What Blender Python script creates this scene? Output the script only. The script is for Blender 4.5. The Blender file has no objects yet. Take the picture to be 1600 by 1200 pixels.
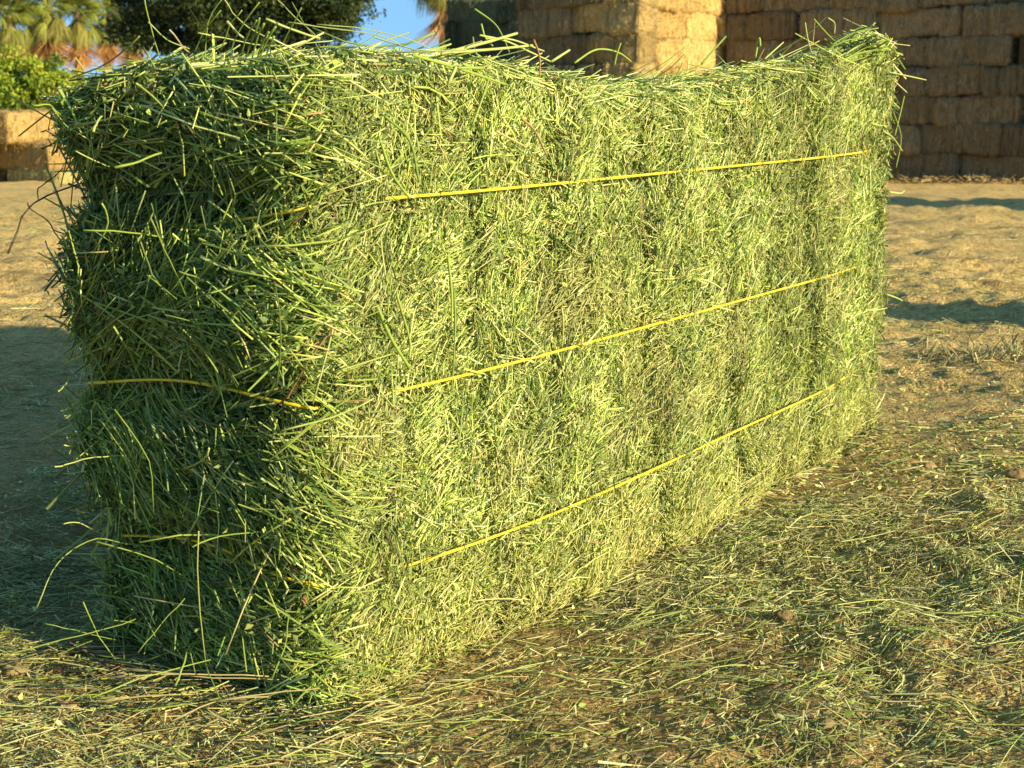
import bpy, math, random
import numpy as np
from mathutils import Vector, Matrix

SC = bpy.context.scene
COL = SC.collection
rng = np.random.default_rng(7)
random.seed(7)

# ------------------------------------------------------------------ camera
CAMH, FPX = 0.54, 2100.0
PITCH = math.atan(470 / FPX)
CP, SP = math.cos(PITCH), math.sin(PITCH)
cam_d = bpy.data.cameras.new('camera')
cam = bpy.data.objects.new('camera', cam_d)
COL.objects.link(cam)
cam.location = (0, 0, CAMH)
cam.rotation_euler = (math.pi / 2 - PITCH, 0, 0)
cam_d.sensor_width = 36
cam_d.lens = 36 * FPX / 1600
cam_d.clip_start = 0.05
cam_d.clip_end = 1500
cam_d.dof.use_dof = True
cam_d.dof.focus_distance = 1.45
cam_d.dof.aperture_fstop = 20
SC.camera = cam

# ------------------------------------------------------------------ light
SUN_AZ = Vector((0.86, -0.51, 0)).normalized()
SUN_EL = math.radians(17.5)
sun_dir = Vector((SUN_AZ.x * math.cos(SUN_EL), SUN_AZ.y * math.cos(SUN_EL), math.sin(SUN_EL)))
world = bpy.data.worlds.new('World')
SC.world = world
world.use_nodes = True
wn = world.node_tree
bg = wn.nodes['Background']
sky = wn.nodes.new('ShaderNodeTexSky')
sky.sky_type = 'NISHITA'
sky.sun_disc = False
sky.sun_elevation = SUN_EL
sky.sun_rotation = math.atan2(SUN_AZ.x, SUN_AZ.y)
sky.air_density = 1.0
sky.dust_density = 0.1
sky.ozone_density = 1.5
hsv = wn.nodes.new('ShaderNodeHueSaturation')
hsv.inputs['Saturation'].default_value = 1.12
hsv.inputs['Hue'].default_value = .488
stc = wn.nodes.new('ShaderNodeTexCoord')          # a clear deep-blue sky right down to the horizon
smp = wn.nodes.new('ShaderNodeMapping'); smp.inputs['Location'].default_value = (0, 0, .38); smp.inputs['Scale'].default_value = (1, 1, .62)
wn.links.new(stc.outputs['Generated'], smp.inputs['Vector'])
wn.links.new(smp.outputs[0], sky.inputs['Vector'])
wn.links.new(sky.outputs[0], hsv.inputs['Color'])
wn.links.new(hsv.outputs[0], bg.inputs[0])
bg.inputs[1].default_value = 0.15
sun_l = bpy.data.lights.new('sun', 'SUN')
sun_l.energy = 5.0
sun_l.angle = math.radians(0.5)
sun_l.color = (1.0, 0.84, 0.53)
sun = bpy.data.objects.new('sun', sun_l)
COL.objects.link(sun)
sun.location = sun_dir * 40
sun.rotation_euler = sun_dir.to_track_quat('Z', 'Y').to_euler()
vs = SC.view_settings
vs.view_transform = 'Standard'
vs.look = 'None'
vs.gamma = 1
vs.exposure = 1.03
vs.use_curve_mapping = False
SC.render.engine = 'CYCLES'
SC.cycles.max_bounces = 6
SC.cycles.transparent_max_bounces = 4

# ------------------------------------------------------------------ helpers
def ray(px, py):
    kx, ky = (px - 800) / FPX, (py - 600) / FPX
    return np.array([kx, CP - ky * SP, -SP - ky * CP])

EYE = np.array([0, 0, CAMH])

def at(px, py, Y):
    d = ray(px, py)
    return EYE + d * (Y / d[1])

def onplane(px, py, p, n):
    d = ray(px, py)
    t = np.dot(p - EYE, n) / np.dot(d, n)
    return EYE + d * t

def unit(a):
    return a / np.maximum(np.linalg.norm(a, axis=-1, keepdims=True), 1e-9)

def _hash(ix, iy, iz, seed):
    h = (ix.astype(np.int64) * 374761393 + iy.astype(np.int64) * 668265263 + iz.astype(np.int64) * 2147483647 + seed * 974711) & 0xFFFFFFFF
    h = ((h ^ (h >> 13)) * 1274126177) & 0xFFFFFFFF
    h = ((h ^ (h >> 16)) * 2246822519) & 0xFFFFFFFF
    return ((h ^ (h >> 15)) & 0xFFFF) / 65535.0

def noise(p, scale=1.0, seed=0):
    """value noise in -1..1; p (...,3)"""
    q = np.asarray(p) * scale
    i = np.floor(q)
    f = q - i
    f = f * f * (3 - 2 * f)
    i = i.astype(np.int64)
    out = 0
    for dx in (0, 1):
        wx = f[..., 0] if dx else 1 - f[..., 0]
        for dy in (0, 1):
            wy = f[..., 1] if dy else 1 - f[..., 1]
            for dz in (0, 1):
                wz = f[..., 2] if dz else 1 - f[..., 2]
                out = out + wx * wy * wz * _hash(i[..., 0] + dx, i[..., 1] + dy, i[..., 2] + dz, seed)
    return out * 2 - 1

def fbm(p, scale, seed=0, n=3):
    a, o = 1.0, 0
    for k in range(n):
        o = o + a * noise(p, scale * 2 ** k, seed + k * 17)
        a *= 0.5
    return o

class Geo:
    """collects vertices, polygons (quads and tris) and one colour per polygon"""
    def __init__(self):
        self.v, self.q, self.t, self.cq, self.ct, self.n = [], [], [], [], [], 0
    def add(self, v, q=None, cq=None, t=None, ct=None):
        v = np.asarray(v, dtype=np.float32).reshape(-1, 3)
        if q is not None and len(q):
            self.q.append(np.asarray(q).reshape(-1, 4) + self.n)
            self.cq.append(np.asarray(cq, dtype=np.float32).reshape(-1, 3))
        if t is not None and len(t):
            self.t.append(np.asarray(t).reshape(-1, 3) + self.n)
            self.ct.append(np.asarray(ct, dtype=np.float32).reshape(-1, 3))
        self.v.append(v)
        self.n += len(v)
    def mesh(self, name, mat, smooth=False):
        me = bpy.data.meshes.new(name)
        v = np.concatenate(self.v) if self.v else np.zeros((0, 3), np.float32)
        q = np.concatenate(self.q) if self.q else np.zeros((0, 4), int)
        t = np.concatenate(self.t) if self.t else np.zeros((0, 3), int)
        cols = np.concatenate([np.concatenate(c) for c in (self.cq, self.ct) if c]) if (self.cq or self.ct) else np.zeros((0, 3))
        me.vertices.add(len(v))
        me.vertices.foreach_set('co', v.astype(np.float32).ravel())
        loops = np.concatenate([q.ravel(), t.ravel()]).astype(np.int32)
        me.loops.add(len(loops))
        me.loops.foreach_set('vertex_index', loops)
        npoly = len(q) + len(t)
        starts = np.concatenate([np.arange(len(q)) * 4, len(q) * 4 + np.arange(len(t)) * 3]).astype(np.int32)
        me.polygons.add(npoly)
        me.polygons.foreach_set('loop_start', starts)
        if smooth:
            me.polygons.foreach_set('use_smooth', np.ones(npoly, dtype=bool))
        me.update(calc_edges=True)
        at_ = me.attributes.new('col', 'FLOAT_COLOR', 'FACE')
        c4 = np.ones((npoly, 4), np.float32)
        c4[:, :3] = cols
        at_.data.foreach_set('color', c4.ravel())
        if mat:
            me.materials.append(mat)
        return me

def link(name, me, parent=None, **props):
    o = bpy.data.objects.new(name, me)
    COL.objects.link(o)
    if parent:
        o.parent = parent
    for k, v in props.items():
        o[k] = v
    return o

def empty(name, loc, label=None, cat=None, group=None):
    o = bpy.data.objects.new(name, None)
    COL.objects.link(o)
    o.location = loc
    o.empty_display_size = 0.1
    if label: o['label'] = label
    if cat: o['category'] = cat
    if group: o['group'] = group
    return o

def tubes(g, P, D, B, L, r0, r1, col, cap, S=2, K=3, rg=rng):
    """thin bent prisms. P base, D unit direction, B bend vector (added t^2), all (N,3)"""
    N = len(P)
    if N == 0: return
    L = np.asarray(L).reshape(N, 1); r0 = np.asarray(r0).reshape(N, 1); r1 = np.asarray(r1).reshape(N, 1)
    rv = unit(rg.normal(size=(N, 3)))
    e1 = unit(np.cross(D, rv)); e2 = np.cross(D, e1)
    V = np.zeros((N, S + 1, K, 3))
    for s in range(S + 1):
        t = s / S
        c = P + D * L * t + B * L * t * t
        r = r0 * (1 - t) + r1 * t
        for k in range(K):
            a = 2 * math.pi * k / K
            V[:, s, k] = c + e1 * r * math.cos(a) + e2 * r * math.sin(a)
    base = (np.arange(N) * (S + 1) * K)[:, None]
    q, cq = [], []
    for s in range(S):
        for k in range(K):
            k2 = (k + 1) % K
            q.append(np.stack([base[:, 0] + s * K + k, base[:, 0] + s * K + k2, base[:, 0] + (s + 1) * K + k2, base[:, 0] + (s + 1) * K + k], 1))
            cq.append(col * (1 + 0.10 * (s / max(S - 1, 1) - 0.5)))
    tri = [np.stack([base[:, 0] + S * K + k for k in range(3)], 1)]
    g.add(V.reshape(-1, 3), np.concatenate(q), np.concatenate(cq), np.concatenate(tri), cap)

def blades(g, P, D, Wd, B, L, w, col, S=2, tip=0.3):
    """flat tapering strips; Wd unit width direction"""
    N = len(P)
    if N == 0: return
    L = np.asarray(L).reshape(N, 1); w = np.asarray(w).reshape(N, 1)
    V = np.zeros((N, S + 1, 2, 3))
    for s in range(S + 1):
        t = s / S
        c = P + D * L * t + B * L * t * t
        ww = w * (1 - (1 - tip) * t)
        V[:, s, 0] = c - Wd * ww * 0.5
        V[:, s, 1] = c + Wd * ww * 0.5
    b = np.arange(N) * (S + 1) * 2
    q, cq = [], []
    for s in range(S):
        q.append(np.stack([b + 2 * s, b + 2 * s + 1, b + 2 * s + 3, b + 2 * s + 2], 1))
        cq.append(col)
    g.add(V.reshape(-1, 3), np.concatenate(q), np.concatenate(cq))

def leaves(g, P, D, Wd, L, w, col, fold=0.25):
    """little folded leaves: two triangles along the midrib"""
    N = len(P)
    if N == 0: return
    L = np.asarray(L).reshape(N, 1); w = np.asarray(w).reshape(N, 1)
    Nn = np.cross(D, Wd)
    V = np.zeros((N, 4, 3))
    V[:, 0] = P
    V[:, 1] = P + D * L * 0.5 + Wd * w * 0.5 + Nn * w * fold
    V[:, 2] = P + D * L
    V[:, 3] = P + D * L * 0.45 - Wd * w * 0.5 + Nn * w * fold
    b = np.arange(N) * 4
    t = np.concatenate([np.stack([b, b + 1, b + 2], 1), np.stack([b, b + 2, b + 3], 1)])
    g.add(V.reshape(-1, 3), None, None, t, np.concatenate([col, col]))

def tube_path(g, pts, r0, r1, col, K=5, wob=0.0):
    """one tube along a polyline, with end caps"""
    pts = np.asarray(pts, float)
    n = len(pts)
    V = []
    up = np.array([0.13, 0.31, 0.94])
    for i in range(n):
        d = pts[min(i + 1, n - 1)] - pts[max(i - 1, 0)]
        d = d / np.linalg.norm(d)
        e1 = np.cross(d, up); e1 /= np.linalg.norm(e1)
        e2 = np.cross(d, e1)
        r = r0 + (r1 - r0) * i / (n - 1)
        r *= 1 + wob * (random.random() - .5)
        for k in range(K):
            a = 2 * math.pi * k / K
            V.append(pts[i] + e1 * r * math.cos(a) + e2 * r * math.sin(a))
    q, t = [], []
    for i in range(n - 1):
        for k in range(K):
            k2 = (k + 1) % K
            q.append((i * K + k, i * K + k2, (i + 1) * K + k2, (i + 1) * K + k))
    for k in range(1, K - 1):
        t.append((0, k + 1, k)); t.append(((n - 1) * K, (n - 1) * K + k, (n - 1) * K + k + 1))
    col = np.asarray(col, float)
    cap = np.minimum(col * 1.5, 0.75)
    g.add(V, q, np.tile(col, (len(q), 1)), t, np.tile(cap, (len(t), 1)))

def smooth_path(pts, n=6):
    """Catmull-Rom through the points"""
    p = np.asarray(pts, float)
    if len(p) == 2: return np.array([p[0] + (p[1] - p[0]) * t for t in np.linspace(0, 1, 4)])
    p = np.vstack([2 * p[0] - p[1], p, 2 * p[-1] - p[-2]])
    out = []
    for i in range(1, len(p) - 2):
        for t in np.linspace(0, 1, n, endpoint=False):
            out.append(0.5 * ((2 * p[i]) + (-p[i - 1] + p[i + 1]) * t + (2 * p[i - 1] - 5 * p[i] + 4 * p[i + 1] - p[i + 2]) * t * t + (-p[i - 1] + 3 * p[i] - 3 * p[i + 1] + p[i + 2]) * t ** 3))
    out.append(p[-2])
    return np.array(out)

# ------------------------------------------------------------------ materials
def attr_mat(name, rough=0.6, trans=0.2, spec=0.3, bump=0.0, hue_noise=0.0, nscale=60.0, objvar=0.0):
    m = bpy.data.materials.new(name)
    m.use_nodes = True
    nt = m.node_tree
    b = nt.nodes['Principled BSDF']
    out = nt.nodes['Material Output']
    a = nt.nodes.new('ShaderNodeAttribute'); a.attribute_name = 'col'
    src = a.outputs['Color']
    if hue_noise:
        tc = nt.nodes.new('ShaderNodeTexCoord')
        nz = nt.nodes.new('ShaderNodeTexNoise'); nz.inputs['Scale'].default_value = nscale; nz.inputs['Detail'].default_value = 3
        nt.links.new(tc.outputs['Object'], nz.inputs['Vector'])
        mr = nt.nodes.new('ShaderNodeMapRange'); mr.inputs[1].default_value = .3; mr.inputs[2].default_value = .7
        mr.inputs[3].default_value = 1 - hue_noise; mr.inputs[4].default_value = 1 + hue_noise
        nt.links.new(nz.outputs['Fac'], mr.inputs[0])
        vm = nt.nodes.new('ShaderNodeVectorMath'); vm.operation = 'SCALE'
        nt.links.new(src, vm.inputs[0]); nt.links.new(mr.outputs[0], vm.inputs['Scale'])
        src = vm.outputs[0]
    if objvar:
        oi = nt.nodes.new('ShaderNodeObjectInfo')
        mr = nt.nodes.new('ShaderNodeMapRange')
        mr.inputs[3].default_value = 1 - objvar; mr.inputs[4].default_value = 1 + objvar
        nt.links.new(oi.outputs['Random'], mr.inputs[0])
        vm = nt.nodes.new('ShaderNodeVectorMath'); vm.operation = 'SCALE'
        nt.links.new(src, vm.inputs[0]); nt.links.new(mr.outputs[0], vm.inputs['Scale'])
        src = vm.outputs[0]
    nt.links.new(src, b.inputs['Base Color'])
    b.inputs['Roughness'].default_value = rough
    b.inputs['Specular IOR Level'].default_value = spec
    if trans:
        tr = nt.nodes.new('ShaderNodeBsdfTranslucent')
        nt.links.new(src, tr.inputs['Color'])
        mx = nt.nodes.new('ShaderNodeMixShader'); mx.inputs[0].default_value = trans
        nt.links.new(b.outputs[0], mx.inputs[1]); nt.links.new(tr.outputs[0], mx.inputs[2])
        nt.links.new(mx.outputs[0], out.inputs['Surface'])
    return m

M_hay = attr_mat('fresh_hay', rough=0.5, trans=0.18, spec=0.35)
M_leaf = attr_mat('hay_leaf', rough=0.6, trans=0.3, spec=0.25)
M_core = attr_mat('packed_hay', rough=0.9, trans=0, spec=0.1, hue_noise=0.5, nscale=180)
M_twine = attr_mat('yellow_twine', rough=0.45, trans=0.1, spec=0.4, hue_noise=0.15, nscale=300)
M_litter = attr_mat('hay_litter', rough=0.6, trans=0.12, spec=0.3)
M_tree = attr_mat('tree_leaf', rough=0.55, trans=0.22, spec=0.3)
M_bark = attr_mat('bark', rough=0.9, trans=0, spec=0.1, hue_noise=0.4, nscale=14)
M_palm = attr_mat('palm_frond', rough=0.5, trans=0.25, spec=0.3, objvar=0.25)
M_clod = attr_mat('dirt_clod', rough=0.95, trans=0, spec=0.1, hue_noise=0.35, nscale=90)

def straw_bale_mat(name, c1, c2, c3):
    m = bpy.data.materials.new(name)
    m.use_nodes = True
    nt = m.node_tree; N = nt.nodes; Lk = nt.links
    b = N['Principled BSDF']
    tc = N.new('ShaderNodeTexCoord')
    oi = N.new('ShaderNodeObjectInfo')
    off = N.new('ShaderNodeVectorMath'); off.operation = 'MULTIPLY_ADD'
    sc = N.new('ShaderNodeVectorMath'); sc.operation = 'SCALE'; sc.inputs[0].default_value = (37, 91, 53)
    Lk.new(oi.outputs['Random'], sc.inputs['Scale'])
    ad = N.new('ShaderNodeVectorMath'); ad.operation = 'ADD'
    Lk.new(tc.outputs['Object'], ad.inputs[0]); Lk.new(sc.outputs[0], ad.inputs[1])
    N.remove(off)
    mp = N.new('ShaderNodeMapping'); mp.inputs['Scale'].default_value = (46, 46, 7)     # strands stand upright in each flake
    Lk.new(ad.outputs[0], mp.inputs['Vector'])
    n1 = N.new('ShaderNodeTexNoise'); n1.inputs['Scale'].default_value = 1.0; n1.inputs['Detail'].default_value = 4; n1.inputs['Distortion'].default_value = 1.2
    Lk.new(mp.outputs[0], n1.inputs['Vector'])
    n2 = N.new('ShaderNodeTexNoise'); n2.inputs['Scale'].default_value = 5; n2.inputs['Detail'].default_value = 3
    Lk.new(ad.outputs[0], n2.inputs['Vector'])
    n3 = N.new('ShaderNodeTexNoise'); n3.inputs['Scale'].default_value = 55; n3.inputs['Detail'].default_value = 4
    Lk.new(ad.outputs[0], n3.inputs['Vector'])
    cr = N.new('ShaderNodeValToRGB')
    cr.color_ramp.elements[0].position = .33; cr.color_ramp.elements[0].color = (*c2, 1)
    cr.color_ramp.elements[1].position = .66; cr.color_ramp.elements[1].color = (*c1, 1)
    Lk.new(n1.outputs['Fac'], cr.inputs[0])
    mx = N.new('ShaderNodeMix'); mx.data_type = 'RGBA'
    cr2 = N.new('ShaderNodeValToRGB'); cr2.color_ramp.elements[0].position = .45; cr2.color_ramp.elements[1].position = .68
    Lk.new(n2.outputs['Fac'], cr2.inputs[0]); Lk.new(cr2.outputs[0], mx.inputs[0])
    Lk.new(cr.outputs[0], mx.inputs[6]); mx.inputs[7].default_value = (*c3, 1)
    mr = N.new('ShaderNodeMapRange'); mr.inputs[3].default_value = .72; mr.inputs[4].default_value = 1.22
    Lk.new(oi.outputs['Random'], mr.inputs[0])
    m3 = N.new('ShaderNodeMapRange'); m3.inputs[1].default_value = .3; m3.inputs[2].default_value = .7; m3.inputs[3].default_value = .7; m3.inputs[4].default_value = 1.25
    Lk.new(n3.outputs['Fac'], m3.inputs[0])
    mm = N.new('ShaderNodeMath'); mm.operation = 'MULTIPLY'
    Lk.new(mr.outputs[0], mm.inputs[0]); Lk.new(m3.outputs[0], mm.inputs[1])
    vm = N.new('ShaderNodeVectorMath'); vm.operation = 'SCALE'
    Lk.new(mx.outputs[2], vm.inputs[0]); Lk.new(mm.outputs[0], vm.inputs['Scale'])
    Lk.new(vm.outputs[0], b.inputs['Base Color'])
    b.inputs['Roughness'].default_value = .85
    b.inputs['Specular IOR Level'].default_value = .15
    bp = N.new('ShaderNodeBump'); bp.inputs['Strength'].default_value = .9; bp.inputs['Distance'].default_value = .02
    sm = N.new('ShaderNodeMath'); sm.operation = 'ADD'
    Lk.new(n1.outputs['Fac'], sm.inputs[0]); Lk.new(n3.outputs['Fac'], sm.inputs[1])
    Lk.new(sm.outputs[0], bp.inputs['Height']); Lk.new(bp.outputs[0], b.inputs['Normal'])
    return m

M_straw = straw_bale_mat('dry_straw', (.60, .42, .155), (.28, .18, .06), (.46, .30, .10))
M_brown = straw_bale_mat('brown_straw', (.31, .24, .125), (.125, .095, .05), (.22, .165, .082))  # darker, greyer brown than the dry straw
M_mid = straw_bale_mat('corner_straw', (.46, .34, .14), (.21, .145, .055), (.36, .25, .09))  # corner bales: gold straw darkened towards the shaded wall, shade partly in the colour
M_oldgreen = straw_bale_mat('old_green_hay', (.14, .16, .08), (.06, .075, .04), (.11, .11, .055))
M_greenish = straw_bale_mat('pale_green_hay', (.42, .36, .14), (.22, .19, .07), (.34, .30, .10))

def ground_mat():
    m = bpy.data.materials.new('strawy_dirt')
    m.use_nodes = True
    nt = m.node_tree; N = nt.nodes; Lk = nt.links
    b = N['Principled BSDF']
    geo = N.new('ShaderNodeNewGeometry')
    def nz(scale, det=4, mapping=None, dist=0.0):
        n = N.new('ShaderNodeTexNoise'); n.inputs['Scale'].default_value = scale; n.inputs['Detail'].default_value = det
        n.inputs['Distortion'].default_value = dist
        if mapping:
            mp = N.new('ShaderNodeMapping'); mp.inputs['Scale'].default_value = mapping[0]; mp.inputs['Rotation'].default_value = (0, 0, mapping[1])
            Lk.new(geo.outputs['Position'], mp.inputs['Vector']); Lk.new(mp.outputs[0], n.inputs['Vector'])
        else:
            Lk.new(geo.outputs['Position'], n.inputs['Vector'])
        return n.outputs['Fac']
    def ramp(f, a, ca, b_, cb):
        r = N.new('ShaderNodeValToRGB')
        r.color_ramp.elements[0].position = a; r.color_ramp.elements[0].color = (*ca, 1)
        r.color_ramp.elements[1].position = b_; r.color_ramp.elements[1].color = (*cb, 1)
        Lk.new(f, r.inputs[0]); return r.outputs[0]
    def mix(f, a, b_, mode='MIX'):
        x = N.new('ShaderNodeMix'); x.data_type = 'RGBA'; x.blend_type = mode
        if isinstance(f, float): x.inputs[0].default_value = f
        else: Lk.new(f, x.inputs[0])
        for s, v in ((6, a), (7, b_)):
            if isinstance(v, tuple): x.inputs[s].default_value = (*v, 1)
            else: Lk.new(v, x.inputs[s])
        return x.outputs[2]
    def rng_(f, a, b_, c, d):
        r = N.new('ShaderNodeMapRange'); r.inputs[1].default_value = a; r.inputs[2].default_value = b_; r.inputs[3].default_value = c; r.inputs[4].default_value = d
        Lk.new(f, r.inputs[0]); return r.outputs[0]
    nA, nB, nC = nz(3.2, 5), nz(28, 5), nz(170, 4)
    fib = nz(1, 3, ((70, 260, 40), 0.35), 1.0)
    fib2 = nz(1, 3, ((200, 60, 40), -0.5), 1.5)
    dirt = ramp(nB, .32, (.23, .15, .055), .68, (.47, .32, .12))
    straw = ramp(fib, .38, (.66, .45, .15), .62, (.97, .71, .28))
    straw2 = ramp(fib2, .4, (.60, .40, .14), .62, (.93, .67, .26))
    strw = mix(ramp(nB, .45, (0, 0, 0), .55, (1, 1, 1)), straw, straw2)
    # dry straw carpet takes over a few metres out and on the left
    sep = N.new('ShaderNodeSeparateXYZ'); Lk.new(geo.outputs['Position'], sep.inputs[0])
    far = rng_(sep.outputs['Y'], 1.5, 4.0, .25, 1.25)
    cov = N.new('ShaderNodeMath'); cov.operation = 'MULTIPLY_ADD'
    Lk.new(nA, cov.inputs[0]); cov.inputs[1].default_value = 1.4; 
    sub = N.new('ShaderNodeMath'); sub.operation = 'SUBTRACT'; Lk.new(far, sub.inputs[0]); sub.inputs[1].default_value = .7
    Lk.new(sub.outputs[0], cov.inputs[2]); cov.use_clamp = True
    c = mix(cov.outputs[0], dirt, strw)
    patch = ramp(nz(1.1, 4), .54, (0, 0, 0), .7, (.6, .6, .6))
    c = mix(patch, c, (.40, .35, .15))              # greener trodden hay here and there
    speck = ramp(nC, .3, (.78, .78, .78), .7, (1.22, 1.22, 1.22))
    gate = rng_(sep.outputs['Y'], 2.2, 3.4, 0, 1)
    pt = N.new('ShaderNodeMath'); pt.operation = 'MULTIPLY'
    Lk.new(ramp(nz(1, 5, ((4.2, 8.5, 4), .12), .8), .57, (0, 0, 0), .68, (.8, .8, .8)), pt.inputs[0]); Lk.new(gate, pt.inputs[1])
    c = mix(pt.outputs[0], c, (.32, .215, .08))       # bare soil showing through the straw in streaks
    pt2 = N.new('ShaderNodeMath'); pt2.operation = 'MULTIPLY'
    Lk.new(ramp(nz(1, 3, ((15, 32, 15), -.1), 1.2), .56, (0, 0, 0), .64, (.8, .8, .8)), pt2.inputs[0]); Lk.new(gate, pt2.inputs[1])
    c = mix(pt2.outputs[0], c, (.36, .24, .085))
    c = mix(1.0, c, speck, 'MULTIPLY')
    Lk.new(c, b.inputs['Base Color'])
    b.inputs['Roughness'].default_value = .95
    b.inputs['Specular IOR Level'].default_value = .1
    bp = N.new('ShaderNodeBump'); bp.inputs['Strength'].default_value = 1.0; bp.inputs['Distance'].default_value = .02
    s1 = N.new('ShaderNodeMath'); s1.operation = 'ADD'; Lk.new(nB, s1.inputs[0]); Lk.new(fib, s1.inputs[1])
    s2 = N.new('ShaderNodeMath'); s2.operation = 'MULTIPLY_ADD'; Lk.new(nC, s2.inputs[0]); s2.inputs[1].default_value = .5; Lk.new(s1.outputs[0], s2.inputs[2])
    Lk.new(s2.outputs[0], bp.inputs['Height']); Lk.new(bp.outputs[0], b.inputs['Normal'])
    return m
M_ground = ground_mat()

# ------------------------------------------------------------------ ground
def gbase(y):
    y = np.asarray(y, float)
    k = 0.6
    sp = k * np.logaddexp(0, (y - 2.75) / k)
    drop = 0.0522 * sp
    return -np.where(drop > 1.0, 1.0 + 0.35 * np.tanh((drop - 1.0) / 0.35), drop)

def gz(x, y):
    x = np.asarray(x, float); y = np.asarray(y, float)
    p = np.stack([x, y, np.zeros_like(x)], -1)
    near = np.clip((6 - y) / 3, 0, 1)
    z = fbm(p, 5.5, 3, 3) * 0.0085 + near * np.maximum(fbm(p, 21, 9, 3), -.3) * 0.008
    ridg = 1 - np.abs(noise(p * np.array([1, 1.6, 1]), 9, 31))
    z = z + near * (ridg ** 3) * 0.009
    far = np.clip((y - 2.4) / 1.5, 0, 1)
    z = z + far * (fbm(p * np.array([.8, 1.6, 1]), 1.9, 5, 3) * 0.028 + fbm(p * np.array([.7, 1.3, 1]), 7, 25, 3) * .010)
    z = z + far * np.clip(1 - (y - 12) / 8, 0, 1) * (((1 - np.abs(noise(p * np.array([.8, 1.5, 1]), 11, 41))) ** 2) * .020 + fbm(p * np.array([.8, 1.3, 1]), 16, 43, 2) * .007)
    far2 = np.clip((y - 30) / 30, 0, 1)
    z = z * (1 - far2)
    # pressed flat under and right beside the bale
    ax_, ay_ = x + .147, y - 1.12
    al = ax_ * .602 + ay_ * .798; ac = -ax_ * .798 + ay_ * .602
    dx_ = np.maximum(np.maximum(-al - .02, al - 1.26), 0); dy_ = np.maximum(np.maximum(-ac - .0, ac - .30), 0)
    dd = np.clip(np.hypot(dx_, dy_) / .40, 0, 1)
    dd = dd * dd * (3 - 2 * dd)
    z = z * (.15 + .85 * dd) - .009 * (1 - dd)
    return gbase(y) + z

def axis(lo, hi, d0, growth, lo_end, hi_end):
    core = np.arange(lo, hi, d0)
    up, d, v = [], d0, core[-1]
    while v < hi_end:
        d *= growth; v += d; up.append(v)
    dn, d, v = [], d0, core[0]
    while v > lo_end:
        d *= growth; v -= d; dn.append(v)
    return np.concatenate([dn[::-1], core, up])
gx = axis(-0.9, 1.25, 0.010, 1.03, -420, 420)
gy = axis(0.78, 2.7, 0.010, 1.014, -60, 700)
X, Y = np.meshgrid(gx, gy)
Z = gz(X, Y)
g = Geo()
nx, ny = len(gx), len(gy)
idx = np.arange(nx * ny).reshape(ny, nx)
q = np.stack([idx[:-1, :-1], idx[:-1, 1:], idx[1:, 1:], idx[1:, :-1]], -1).reshape(-1, 4)
g.add(np.stack([X, Y, Z], -1).reshape(-1, 3), q, np.tile((.4, .3, .15), (len(q), 1)))
link('ground', g.mesh('ground', M_ground, smooth=True), kind='structure')

# ------------------------------------------------------------------ bale stacks behind
E1 = np.array([0.839, -0.545, 0.0])      # along the shaded walls, towards the right and nearer
E2 = np.array([0.545, 0.839, 0.0])       # along the sunlit ends, receding to the right
BL, BD, BH = 1.15, 0.58, 0.405           # straw bale length, depth, height

def bale_mesh(seed, mat):
    """straw bale, origin at its bottom centre, length along x"""
    rg = np.random.default_rng(seed)
    dims = np.array([BL, BD, BH])
    r = 0.075
    g = Geo()
    nseg = (46, 18, 13)
    gro = np.sort(rg.uniform(-.5, .5, 11)) * BL
    def shape(p):
        c = np.clip(p, -dims / 2 + r, dims / 2 - r)
        d = unit(p - c)
        q = c + d * r
        o = fbm(q + seed * 3.1, 2.4, seed, 2) * 0.034 + fbm(q + seed * 3.1, 9, seed + 5, 3) * 0.014
        for gpos in gro:
            o = o - 0.02 * np.exp(-((q[..., 0] - gpos + 0.02 * noise(q, 6, seed)) / 0.012) ** 2)
        for yy in (-.19, 0, .19):                                     # twine pulls the top and bottom in
            o = o - 0.012 * np.exp(-((q[..., 1] - yy) / 0.02) ** 2) * (np.abs(d[..., 2]) > .7)
        o = o + 0.012 * (1 - (q[..., 2] / (BH / 2)) ** 2) * (np.abs(d[..., 0]) > .7)
        return q + d * o[..., None], d
    for ax in range(3):
        a, b = [k for k in range(3) if k != ax]
        for sgn in (-1, 1):
            ua = np.linspace(-.5, .5, nseg[a] + 1) * dims[a]; ub = np.linspace(-.5, .5, nseg[b] + 1) * dims[b]
            A_, B_ = np.meshgrid(ua, ub, indexing='ij')
            p = np.zeros(A_.shape + (3,)); p[..., a] = A_; p[..., b] = B_; p[..., ax] = sgn * dims[ax] / 2
            v, _ = shape(p)
            v[..., 2] += BH / 2
            n_a, n_b = A_.shape
            ii = np.arange(n_a * n_b).reshape(n_a, n_b)
            q = np.stack([ii[:-1, :-1], ii[1:, :-1], ii[1:, 1:], ii[:-1, 1:]], -1).reshape(-1, 4)
            if (sgn > 0) == (ax == 1): q = q[:, ::-1]
            g.add(v.reshape(-1, 3), q, np.tile((.4, .3, .15), (len(q), 1)))
    # loose ends sticking out all over
    n = 1500
    p = rg.uniform(-.5, .5, (n, 3)) * dims
    ax = rg.integers(0, 3, n)
    p[np.arange(n), ax] = dims[ax] / 2 * rg.choice([-1, 1], n)
    v, d = shape(p)
    v[:, 2] += BH / 2
    dr = unit(d * 0.5 + rg.normal(size=(n, 3)) * .6)
    wd = unit(np.cross(dr, rg.normal(size=(n, 3))))
    blades(g, v - dr * .015, dr, wd, np.tile((0, 0, -.25), (n, 1)), rg.uniform(.03, .12, n), rg.uniform(.004, .011, n), np.tile((.5, .38, .17), (n, 1)))
    return g.mesh('straw_bale', mat, smooth=True)

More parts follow.
